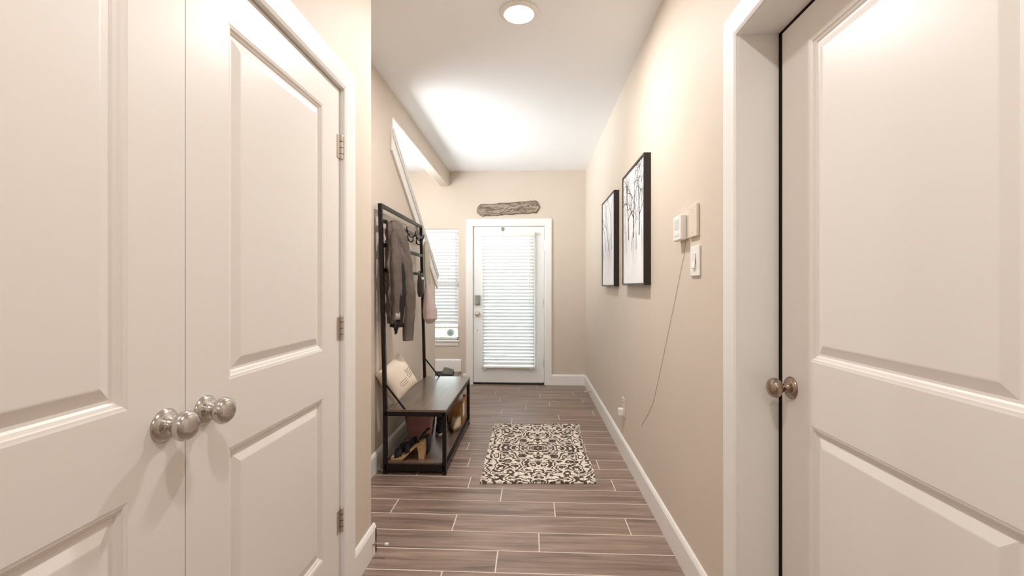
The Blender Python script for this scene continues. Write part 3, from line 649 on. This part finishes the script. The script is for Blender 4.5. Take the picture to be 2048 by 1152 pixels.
# local frame of the cushion: s = width, t = height, n = out of its face
cn = Vector((0.80, -0.52, 0.28)).normalized(); cs = Vector((0, 0, 1)).cross(cn).normalized(); ct = cn.cross(cs).normalized()
rot = Matrix.Rotation(math.radians(26), 3, cn); cs, ct = rot @ cs, rot @ ct
CC = Vector((-0.955, 3.10, 0.603)); HWc = 0.136
def cpt(s, t, side):
    e = (1 - abs(s) ** 2.6) * (1 - abs(t) ** 2.6); th = 0.072 * max(e, 0) ** 0.5
    pin = 1 - 0.10 * (1 - s * s) * (t * t) - 0.0
    pin2 = 1 - 0.10 * (1 - t * t) * (s * s)
    return CC + cs * (s * HWc * pin2) + ct * (t * HWc * pin) + cn * (th * side)
bm = new_bm(); NN = 18; grid = {}
for side in (1, -1):
    for i in range(NN + 1):
        for j in range(NN + 1):
            s, t = -1 + 2 * i / NN, -1 + 2 * j / NN
            if side == -1 and (i in (0, NN) or j in (0, NN)): grid[(side, i, j)] = grid[(1, i, j)]
            else: grid[(side, i, j)] = bm.verts.new(cpt(s, t, side))
    for i in range(NN):
        for j in range(NN):
            q = [grid[(side, i, j)], grid[(side, i + 1, j)], grid[(side, i + 1, j + 1)], grid[(side, i, j + 1)]]
            bm.faces.new(q if side == 1 else q[::-1])
obj('cover', bm, cushion_mat(), cu, smooth=True)
M_PRINT = mat('grey_ink_print', (120, 112, 104), 0.9)
bm = new_bm()
def blot(s, t, a, b_):
    ring = [bm.verts.new(cpt(s + a * math.cos(k * PI / 5), t + b_ * math.sin(k * PI / 5), 1) + cn * 0.0012) for k in range(10)]; bm.faces.new(ring)
for i in range(4):
    for j in range(4): blot(0.28 + 0.13 * i + 0.05 * (j % 2), 0.18 - 0.13 * j, 0.03, 0.045)
for j, (a, b_) in enumerate(((-0.35, 0.1), (-0.4, 0.12), (-0.3, 0.08))):
    for i in range(7): blot(a + (b_ - a) * i / 6, -0.12 - 0.12 * j, 0.028, 0.02)
obj('print', bm, M_PRINT, cu)

# ------------------------------------------------------------------ shoes and bags on the lower shelf
ZS = 0.0775
def xf(bm, loc, rz, tilt=None):
    mtx = Matrix.Translation(loc) @ Matrix.Rotation(rz, 4, 'Z') @ (tilt or Matrix.Identity(4)); bmesh.ops.transform(bm, matrix=mtx, verts=bm.verts); return bm
def wedge_sandal(loc, rz, label, M_SOLE, M_STRAP):
    t = thing('heeled_sandal', label, 'sandal', loc, 'heeled sandals on the lower shelf')
    # profile x: toe 0 .. heel 0.22
    top = [(0.0, 0.028), (0.05, 0.026), (0.085, 0.034), (0.13, 0.075), (0.17, 0.108), (0.205, 0.125), (0.222, 0.126)]
    bot = [(0.222, 0.112), (0.2, 0.108), (0.165, 0.088), (0.13, 0.056), (0.09, 0.014), (0.07, 0.0), (0.0, 0.0), (-0.008, 0.014)]
    bm = prism(new_bm(), top + bot, lambda p, w: (p[0], w, p[1]), -0.036, 0.036); obj('sole', xf(bm, loc, rz), M_SOLE, t, base=loc, bevel=0.004)
    bm = prism(new_bm(), [(0.222, 0.122), (0.168, 0.1), (0.178, 0.05), (0.18, 0), (0.218, 0), (0.226, 0.06)], lambda p, w: (p[0], w, p[1]), -0.03, 0.03); obj('heel', xf(bm, loc, rz), M_SOLE, t, base=loc, bevel=0.004)
    def strap(x, z, h, w):
        bm = new_bm(); n = 10; rr = []
        for i in range(n + 1):
            a = PI * i / n; rr.append([(x + dx, -0.038 * math.cos(a), z + h * math.sin(a) * k + dx * 0.3) for dx, k in ((-w / 2, 1), (w / 2, 1), (w / 2, 0.9), (-w / 2, 0.9))])
        vv = [[bm.verts.new(p) for p in r] for r in rr]
        for i in range(n):
            for k in range(4): bm.faces.new((vv[i][k], vv[i][(k + 1) % 4], vv[i + 1][(k + 1) % 4], vv[i + 1][k]))
        obj('strap', xf(bm, loc, rz), M_STRAP, t, base=loc, smooth=True)
    strap(0.045, 0.022, 0.05, 0.05); strap(0.11, 0.05, 0.062, 0.03)
    bm = tube(new_bm(), [(0.175, -0.036, 0.12), (0.205, -0.034, 0.165), (0.226, 0, 0.172), (0.205, 0.034, 0.165), (0.175, 0.036, 0.12)], 0.006, 8); obj('ankle_strap', xf(bm, loc, rz), M_STRAP, t, base=loc, smooth=True)
M_CORK = mat('tan_cork_sole', (182, 150, 112), 0.8, var=0.15, scale=40, bump=0.3)
M_STRAPB = mat('black_suede', (26, 24, 28), 0.8, bump=0.2)
wedge_sandal((-0.955, 3.0, ZS), math.radians(4), 'tan heeled sandal with black straps at the near end of lower shelf', M_CORK, M_STRAPB)
wedge_sandal((-0.95, 3.12, ZS), math.radians(-3), 'dark navy heeled sandal behind the tan one on lower shelf', mat('navy_sole', (34, 32, 44), 0.6), M_STRAPB)
def sneaker(loc, rz, label, mu, ms, group='shoes on the lower shelf', name='shoe', L_=0.25, ank=0.095):
    t = thing(name, label, 'shoe', loc, group)
    def lay(zs):
        bm = new_bm(); vs = []
        for z, sc, xo, xe in zs:
            ring = []
            for k in range(28):
                a = 2 * PI * k / 28; x = (math.cos(a) + 1) / 2; wd = 0.5 + 0.5 * math.sin(PI * min(1, 0.12 + x * 0.95)) ** 0.6
                ring.append(bm.verts.new((xo + (xe - xo) * x, math.sin(a) * 0.046 * wd * sc, z)))
            vs.append(ring)
        for i in range(len(vs) - 1):
            for k in range(28): bm.faces.new((vs[i][k], vs[i][(k + 1) % 28], vs[i + 1][(k + 1) % 28], vs[i + 1][k]))
        bm.faces.new(vs[0]); bm.faces.new(vs[-1]); return bm
    obj('sole', xf(lay([(0, 0.95, 0.0, L_), (0.012, 1.04, -0.003, L_ + 0.005), (0.024, 1.02, -0.002, L_ + 0.003)]), loc, rz), ms, t, base=loc, smooth=True)
    obj('upper', xf(lay([(0.022, 1.0, 0.0, L_), (0.045, 0.98, 0.0, L_ - 0.006), (0.062, 0.9, 0.002, L_ - 0.05), (0.078, 0.8, 0.004, L_ - 0.1), (ank, 0.72, 0.004, L_ - 0.145), (ank - 0.02, 0.6, 0.012, L_ - 0.155)]), loc, rz), mu, t, base=loc, smooth=True)
    bm = new_bm()
    for i in range(4): tube(bm, [(L_ - 0.15 + i * 0.024, -0.022, 0.083 - i * 0.008), (L_ - 0.14 + i * 0.024, 0.0, 0.089 - i * 0.008), (L_ - 0.15 + i * 0.024, 0.022, 0.083 - i * 0.008)], 0.0028, 6)
    obj('laces', xf(bm, loc, rz), ms, t, base=loc, smooth=True)
M_PUR = mat('plum_fabric', (74, 56, 66), 0.8, bump=0.2); M_NAV = mat('black_knit', (30, 28, 34), 0.8, bump=0.2)
M_WSOLE = mat('shoe_white_rubber', (206, 200, 198), 0.6); M_GSOLE = mat('shoe_grey_rubber', (140, 134, 134), 0.6)
sneaker((-0.845, 3.69, ZS), math.radians(-96), 'plum coloured sneaker with white sole beside the pink bag', M_PUR, M_WSOLE)
sneaker((-0.745, 3.68, ZS), math.radians(-86), 'black sneaker with white sole in front of the cardboard box', M_NAV, M_WSOLE, L_=0.23)
sneaker((-0.90, 3.98, ZS), math.radians(-92), 'black sneaker with grey sole at the back of the shelf', M_NAV, M_GSOLE)
sneaker((-0.795, 3.98, ZS), math.radians(-88), 'dark sneaker with grey sole between black shoe and cardboard box', mat('charcoal_mesh', (62, 58, 62), 0.8), M_GSOLE)
sneaker((-0.636, 3.745, ZS), math.radians(-90), 'small tan shoe on front edge of shelf beside rack leg', mat('tan_leather', (188, 168, 140), 0.6), mat('brown_rubber', (96, 74, 56), 0.7), L_=0.19, ank=0.085)
# pink bag
M_PINK = mat('dusty_pink_leather', (168, 122, 114), 0.5, var=0.06, scale=8, bump=0.15, bscale=150)
pb = thing('pink_bag', 'dusty pink tote bag standing on lower shelf under the bench', 'bag', (-0.86, 3.36, ZS))
bm = new_bm(); vs = []
for z, hx, hy in ((ZS, 0.07, 0.035), (ZS + 0.012, 0.082, 0.045), (ZS + 0.1, 0.094, 0.05), (ZS + 0.2, 0.108, 0.045), (ZS + 0.25, 0.114, 0.03), (ZS + 0.235, 0.108, 0.024)):
    ring = []
    for k in range(32):
        a = 2 * PI * k / 32; e = 0.45
        ring.append(bm.verts.new((-0.86 + hx * math.copysign(abs(math.cos(a)) ** e, math.cos(a)), 3.36 + hy * math.copysign(abs(math.sin(a)) ** e, math.sin(a)) + 0.004 * math.sin(9 * a + 20 * z), z)))
    vs.append(ring)
for i in range(len(vs) - 1):
    for k in range(32): bm.faces.new((vs[i][k], vs[i][(k + 1) % 32], vs[i + 1][(k + 1) % 32], vs[i + 1][k]))
bm.faces.new(vs[0]); bm.faces.new(vs[-1]); obj('bag_body', bm, M_PINK, pb, smooth=True)
for dy in (-0.047, 0.047):
    obj('handle', tube(new_bm(), [(-0.91, 3.36 + dy * 0.8, ZS + 0.225), (-0.905, 3.36 + dy, ZS + 0.28), (-0.86, 3.36 + dy * 1.1, ZS + 0.305), (-0.815, 3.36 + dy, ZS + 0.28), (-0.81, 3.36 + dy * 0.8, ZS + 0.225)], 0.005, 8), M_PINK, pb, smooth=True)
obj('dark_base_trim', box(new_bm(), -0.935, -0.785, 3.318, 3.40, ZS, ZS + 0.01), mat('bag_base_plum', (92, 52, 54), 0.5), pb, bevel=0.003)
# cardboard box with a folded paper in it
M_CARD = mat('brown_cardboard', (168, 122, 74), 0.85, var=0.06, scale=20, bump=0.1)
cb = thing('cardboard_box', 'open brown cardboard box at the far end of the lower shelf', 'box', (-0.66, 3.89, ZS))
bx0, bx1, by0, by1, bz = -0.725, -0.597, 3.765, 4.0, ZS + 0.2
for nm, a in (('side', (bx0, bx0 + 0.004, by0, by1)), ('side', (bx1 - 0.004, bx1, by0, by1)), ('end', (bx0, bx1, by0, by0 + 0.004)), ('end', (bx0, bx1, by1 - 0.004, by1))):
    obj(nm, box(new_bm(), a[0], a[1], a[2], a[3], ZS, bz), M_CARD, cb)
obj('bottom', box(new_bm(), bx0, bx1, by0, by1, ZS, ZS + 0.004), M_CARD, cb)
obj('tape_label', box(new_bm(), bx1, bx1 + 0.001, by0 + 0.02, by0 + 0.12, ZS + 0.06, ZS + 0.17), M_PLASTIC, cb)
sc_ = thing('folded_scarf', 'crumpled white and grey cloth poking out of the cardboard box', 'cloth', (-0.66, 3.87, ZS + 0.1))
obj('cloth_fold', drape(new_bm(), interp([(ZS + 0.235, -0.65, 3.86, 0.03, 0.02), (ZS + 0.22, -0.65, 3.87, 0.07, 0.035), (ZS + 0.17, -0.655, 3.88, 0.085, 0.05), (ZS + 0.006, -0.66, 3.88, 0.08, 0.045)], 12), 36, 5, 0.12, 0.7), mat('white_grey_cloth', (206, 200, 200), 0.9, var=0.2, scale=25, bump=0.3), sc_, smooth=True)
# grey slippers on the landing
def slipper(x, y, rz, label):
    loc = (x, y, 0.1655); t = thing('slipper', label, 'slipper', loc, 'grey slippers on the stair landing')
    g = mat('slipper_grey_felt', (112, 110, 108), 0.95, var=0.1, scale=60, bump=0.3)
    bm = new_bm(); n = 24; a_ = []; b_ = []
    for k in range(n):
        a = 2 * PI * k / n; X = 0.125 * math.cos(a); Y = 0.045 * math.sin(a) * (1 + 0.18 * math.cos(a)); a_.append(bm.verts.new((X, Y, 0))); b_.append(bm.verts.new((X, Y, 0.018)))
    for k in range(n): bm.faces.new((a_[k], a_[(k + 1) % n], b_[(k + 1) % n], b_[k]))
    bm.faces.new(a_[::-1]); bm.faces.new(b_); obj('sole', xf(bm, loc, rz), mat('slipper_sole', (70, 66, 64), 0.9), t, base=loc)
    bm = new_bm(); vv = []
    for i in range(7):
        X = 0.118 - 0.125 * i / 6; w = 0.05 * (1 - max(0, (X - 0.06) / 0.075) ** 2 * 0.65); h = 0.026 + 0.032 * min(1, i / 4)
        vv.append([bm.verts.new((X, -w * math.cos(PI * k / 10), 0.014 + h * math.sin(PI * k / 10))) for k in range(11)])
    for i in range(6):
        for k in range(10): bm.faces.new((vv[i][k], vv[i][k + 1], vv[i + 1][k + 1], vv[i + 1][k]))
    o = obj('upper', xf(bm, loc, rz), g, t, base=loc, smooth=True); md = o.modifiers.new('solid', 'SOLIDIFY'); md.thickness = 0.005
slipper(-1.11, 5.56, math.radians(8), 'grey slipper on the stair landing nearest the window wall corner')
slipper(-1.09, 5.43, math.radians(-6), 'grey slipper on the stair landing just beyond the rack bench')

# ================================================================== right wall: pictures, thermostat, switches, outlet, cord
def picture(y0, y1, z0, z1, label, seed, dens):
    XP = XR - 0.001; D = 0.04; FW = 0.012
    t = thing('framed_picture', label, 'picture', (XP, (y0 + y1) / 2, z0), 'black framed tree pictures')
    fm = mat('black_picture_frame', (36, 27, 22), 0.4, bump=0.05)
    for nm, a in (('frame_side', (y0, y0 + FW, z0, z1)), ('frame_side', (y1 - FW, y1, z0, z1)), ('frame_rail', (y0 + FW, y1 - FW, z0, z0 + FW)), ('frame_rail', (y0 + FW, y1 - FW, z1 - FW, z1))):
        obj(nm, box(new_bm(), XP - D, XP, *a), fm, t)
    xc = XP - D + 0.006
    canvas = mat('white_canvas_print', (250, 249, 252), 0.5, var=0.03, scale=5, bump=0.05)
    cv = obj('canvas', box(new_bm(), xc, xc + 0.006, y0 + FW, y1 - FW, z0 + FW, z1 - FW), canvas, t)
    rnd = random.Random(seed)
    bms = {0: new_bm(), 1: new_bm()}
    def seg(p, q, w0, w1, layer, off):
        d = Vector((q[0] - p[0], q[1] - p[1])); 
        if d.length < 1e-5: return
        n = Vector((-d.y, d.x)).normalized(); bm = bms[layer]
        pts = ((p[0] + n.x * w0, p[1] + n.y * w0), (p[0] - n.x * w0, p[1] - n.y * w0), (q[0] - n.x * w1, q[1] - n.y * w1), (q[0] + n.x * w1, q[1] + n.y * w1))
        bm.faces.new([bm.verts.new((xc - off, min(max(a, y0 + FW), y1 - FW), min(max(b, z0 + FW), z1 - FW))) for a, b in pts])
    def branch(p, ang, ln, w, dep, layer):
        if dep == 0 or w < 0.0006: return
        q = p; a = ang; n = 6; cv_ = rnd.uniform(-0.2, 0.2)
        for i in range(n):
            a += cv_ + rnd.uniform(-0.12, 0.12); nq = (q[0] + math.sin(a) * ln / n, q[1] + math.cos(a) * ln / n)
            w2 = w * (1 - 0.45 / n); seg(q, nq, w, w2, layer, 0.0006 + 0.0002 * layer); q = nq; w = w2
            if i in (2, 4) and rnd.random() < dens: branch(q, a + rnd.choice((-1, 1)) * rnd.uniform(0.5, 1.1), ln * rnd.uniform(0.45, 0.7), w * 0.6, dep - 1, layer)
        for s in (-1, 1): branch(q, a + s * rnd.uniform(0.25, 0.6), ln * rnd.uniform(0.6, 0.8), w * 0.75, dep - 1, layer)
    ym = (y0 + y1) / 2
    for px0, lay, w in ((ym - 0.17, 0, 0.011), (ym - 0.02, 0, 0.012), (ym + 0.12, 0, 0.0105), (ym + 0.2, 1, 0.006), (ym - 0.09, 1, 0.005), (ym + 0.05, 1, 0.005)):
        base_z = z0 + (0.30 if lay == 0 else 0.22)
        branch((px0, base_z), rnd.uniform(-0.15, 0.15), 0.25, w, 5, lay)
    for i in range(26):
        y = rnd.uniform(y0 + 0.03, y1 - 0.03); zt = z0 + rnd.uniform(0.25, 0.42); seg((y, zt), (y + rnd.uniform(-0.01, 0.01), z0 + rnd.uniform(0.03, 0.2)), 0.0016, 0.0004, 1, 0.0008)
    obj('printed_branches', bms[0], mat('branch_ink_dark' if dens > 0.5 else 'branch_ink_soft', (52, 44, 40) if dens > 0.5 else (150, 147, 148), 0.6), cv)['kind'] = 'stuff'
    obj('printed_pale_branches', bms[1], mat('branch_ink_pale', (186, 182, 184), 0.6), cv)['kind'] = 'stuff'
picture(2.57, 3.18, 1.262, 2.018, 'nearer black framed picture of dark bare tree branches on right wall', 3, 0.85)
picture(3.505, 4.11, 1.256, 2.008, 'farther black framed picture with pale branches, nearest the front door', 11, 0.4)
# thermostat
ya, za = on_x(1378, 482, XR); yb, zb = on_x(1351, 429, XR - 0.02)
th = thing('thermostat', 'white wall thermostat box with a thin cord hanging below it', 'thermostat', (XR, (ya + yb) / 2, 1.455))
tz0, tz1 = 1.455, 1.566
obj('back_plate', box(new_bm(), XR - 0.008, XR - 0.0005, ya, ya + 0.115, tz0 + 0.004, tz1 - 0.004), M_PLASTIC, th, bevel=0.002)
obj('case', box(new_bm(), XR - 0.034, XR - 0.008, ya + 0.003, ya + 0.112, tz0, tz1), M_PLASTIC, th, bevel=0.006, seg=3)
obj('display', box(new_bm(), XR - 0.0348, XR - 0.034, ya + 0.03, ya + 0.09, tz0 + 0.05, tz1 - 0.018), mat('lcd_pale_grey', (214, 214, 214), 0.25), th)
for i in range(3): obj('button', box(new_bm(), XR - 0.036, XR - 0.034, ya + 0.03 + i * 0.022, ya + 0.045 + i * 0.022, tz0 + 0.02, tz0 + 0.032), M_PLASTIC, th, bevel=0.001)
# blank plate
y0_, z0_ = on_x(1399, 473, XR); y1_, z1_ = on_x(1381, 412, XR)
bp_ = thing('blank_wall_plate', 'beige painted blank cover plate above the light switch', 'wall plate', (XR, (y0_ + y1_) / 2, 1.455))
obj('plate', box(new_bm(), XR - 0.012, XR - 0.0005, y0_, y0_ + 0.098, 1.458, 1.592), M_PLATE, bp_, bevel=0.003)
for zz in (1.478, 1.572): obj('screw', lathe(new_bm(), [(-0.0135, 0.001), (-0.013, 0.0035), (-0.012, 0.004)], (XR, y0_ + 0.049, zz), 'x', 10), M_PLATE, bp_)
# light switch
y0_, z0_ = on_x(1402, 552, XR)
sw = thing('light_switch', 'white rocker light switch below the blank plate', 'switch', (XR, y0_ + 0.05, 1.3))
obj('plate', box(new_bm(), XR - 0.008, XR - 0.0005, y0_, y0_ + 0.1, 1.295, 1.42), M_PLASTIC, sw, bevel=0.003)
rk = prism(new_bm(), [(XR - 0.008, 1.325), (XR - 0.016, 1.328), (XR - 0.009, 1.357), (XR - 0.011, 1.39), (XR - 0.008, 1.39)], lambda p, t: (p[0], t, p[1]), y0_ + 0.033, y0_ + 0.067)
obj('rocker', rk, M_PLASTIC, sw, bevel=0.0015)
# outlet with plug
y0_, z0_ = on_x(1253, 830, XR)
ou = thing('wall_outlet', 'white wall outlet with a plug low on the right wall', 'outlet', (XR, y0_ + 0.06, 0.29))
obj('plate', box(new_bm(), XR - 0.008, XR - 0.0005, y0_ + 0.03, y0_ + 0.12, 0.30, 0.435), M_PLATE, ou, bevel=0.003)
for zz in (0.335, 0.40):
    s_ = obj('socket', box(new_bm(), XR - 0.0095, XR - 0.008, y0_ + 0.056, y0_ + 0.094, zz - 0.017, zz + 0.017), M_PLASTIC, ou, bevel=0.001)
    for dy in (-0.008, 0.008): obj('slot', box(new_bm(), XR - 0.0099, XR - 0.0094, y0_ + 0.075 + dy - 0.0015, y0_ + 0.075 + dy + 0.0015, zz - 0.006, zz + 0.008), M_DARKGAP, s_)
obj('plug', box(new_bm(), XR - 0.045, XR - 0.009, y0_ + 0.05, y0_ + 0.1, 0.31, 0.358), M_PLASTIC, ou, bevel=0.005, seg=3)
# thin cord hanging down the wall
pts = []
for px, py in ((1371, 484), (1368, 510), (1360, 548), (1352, 590), (1343, 632), (1334, 676), (1325, 720), (1316, 762), (1306, 806), (1296, 828), (1283, 850)):
    y, z = on_x(px, py, XR - 0.002); pts.append((XR - 0.002, y, z))
obj('cord', tube(new_bm(), pts, 0.0009, 6), mat('grey_cord', (176, 160, 148), 0.6), th, smooth=True)['label'] = 'thin grey cord trailing down the wall'

# spring door stops
def door_stop(p, ax, label):
    t = thing('door_stop', label, 'door stop', p, 'spring door stops'); p = Vector(p); ax = Vector(ax)
    obj('mount', tube(new_bm(), [p, p + ax * 0.006], 0.009, 12), M_STEEL, t)
    u = ax.cross(Vector((0, 0, 1))).normalized(); v = Vector((0, 0, 1)); c = []
    for i in range(97): a = 2 * PI * i / 8; c.append(p + ax * (0.006 + 0.05 * i / 96) + u * (0.0052 * math.cos(a)) + v * (0.0052 * math.sin(a)))
    obj('spring', tube(new_bm(), c, 0.0013, 5), M_STEEL, t, smooth=True)
    obj('rubber_tip', tube(new_bm(), [p + ax * 0.055, p + ax * 0.06, p + ax * 0.072], 0.007, 12, radii=[0.006, 0.0075, 0.006]), M_PLASTIC, t, smooth=True)
door_stop((XL + 0.0155, YC - 0.03, 0.06), (1, 0, 0), 'spring door stop on baseboard at the closet wall corner')
yy, zz = on_x(1181, 791, XR - 0.016)
door_stop((XR - 0.0155, 5.05, 0.07), (-1, 0, 0), 'spring door stop on the right baseboard near the front door')

# ================================================================== driftwood sign above the front door
prof_px = [(954, 421), (957, 413), (962, 409), (975, 409), (990, 408.5), (1000, 406.5), (1015, 406.5), (1030, 405), (1050, 404), (1062, 402), (1069, 401.5), (1074, 405), (1078.5, 414), (1075, 421), (1072, 425.5), (1060, 426), (1045, 426.5), (1032, 427), (1018, 428.5), (1008, 428), (1000, 429.5), (985, 430), (975, 431), (965, 432.5), (960, 429.5), (955, 424.5)]
prof = []
for i, (px, py) in enumerate(prof_px):
    a, b = on_y(px, py, YF - 0.02); q = prof_px[(i + 1) % len(prof_px)]; c2, d2 = on_y(q[0], q[1], YF - 0.02)
    prof.append((a, b)); prof.append(((a + c2) / 2 + random.uniform(-0.004, 0.004), (b + d2) / 2 + random.uniform(-0.006, 0.006)))
bm = new_bm(); cxp = sum(p[0] for p in prof) / len(prof); czp = sum(p[1] for p in prof) / len(prof)
rings = []
for yy, sc in ((YF - 0.001, 1.0), (YF - 0.016, 1.0), (YF - 0.022, 0.97)):
    rings.append([bm.verts.new((cxp + (p[0] - cxp) * (1 - (1 - sc) * 0.3), yy, czp + (p[1] - czp) * (1 - (1 - sc) * 2.5))) for p in prof])
for i in range(2):
    for k in range(len(prof)): bm.faces.new((rings[i][k], rings[i][(k + 1) % len(prof)], rings[i + 1][(k + 1) % len(prof)], rings[i + 1][k]))
bm.faces.new(rings[0]); bm.faces.new(rings[-1])
sg = tag(obj('wood_plaque', bm, M_DRIFT), 'rough grey driftwood plaque hung slightly tilted above the front door', 'plaque')
bm = new_bm()      # carved worn marks along the board
for i in range(34):
    t = random.random(); x = -0.66 + 0.68 * t; z = czp - 0.012 + (t - 0.5) * 0.045 + random.uniform(-0.035, 0.035)
    ln = random.uniform(0.008, 0.05); tube(bm, [(x, YF - 0.0225, z), (x + ln / 2, YF - 0.024, z + random.uniform(-0.006, 0.006)), (x + ln, YF - 0.0222, z + random.uniform(-0.006, 0.006))], 0.003, 5)
obj('carved_marks', bm, mat('carved_dark', (84, 68, 56), 0.9), sg)['kind'] = 'stuff'
bm = new_bm()
n = len(prof); pv = rings = None
pts = [(p[0], YF - 0.012, p[1]) for p in prof]; tube(bm, pts + [pts[0]], 0.006, 6)
obj('bark_edge', bm, mat('bark_dark', (92, 74, 60), 0.9, var=0.2, scale=40), sg)
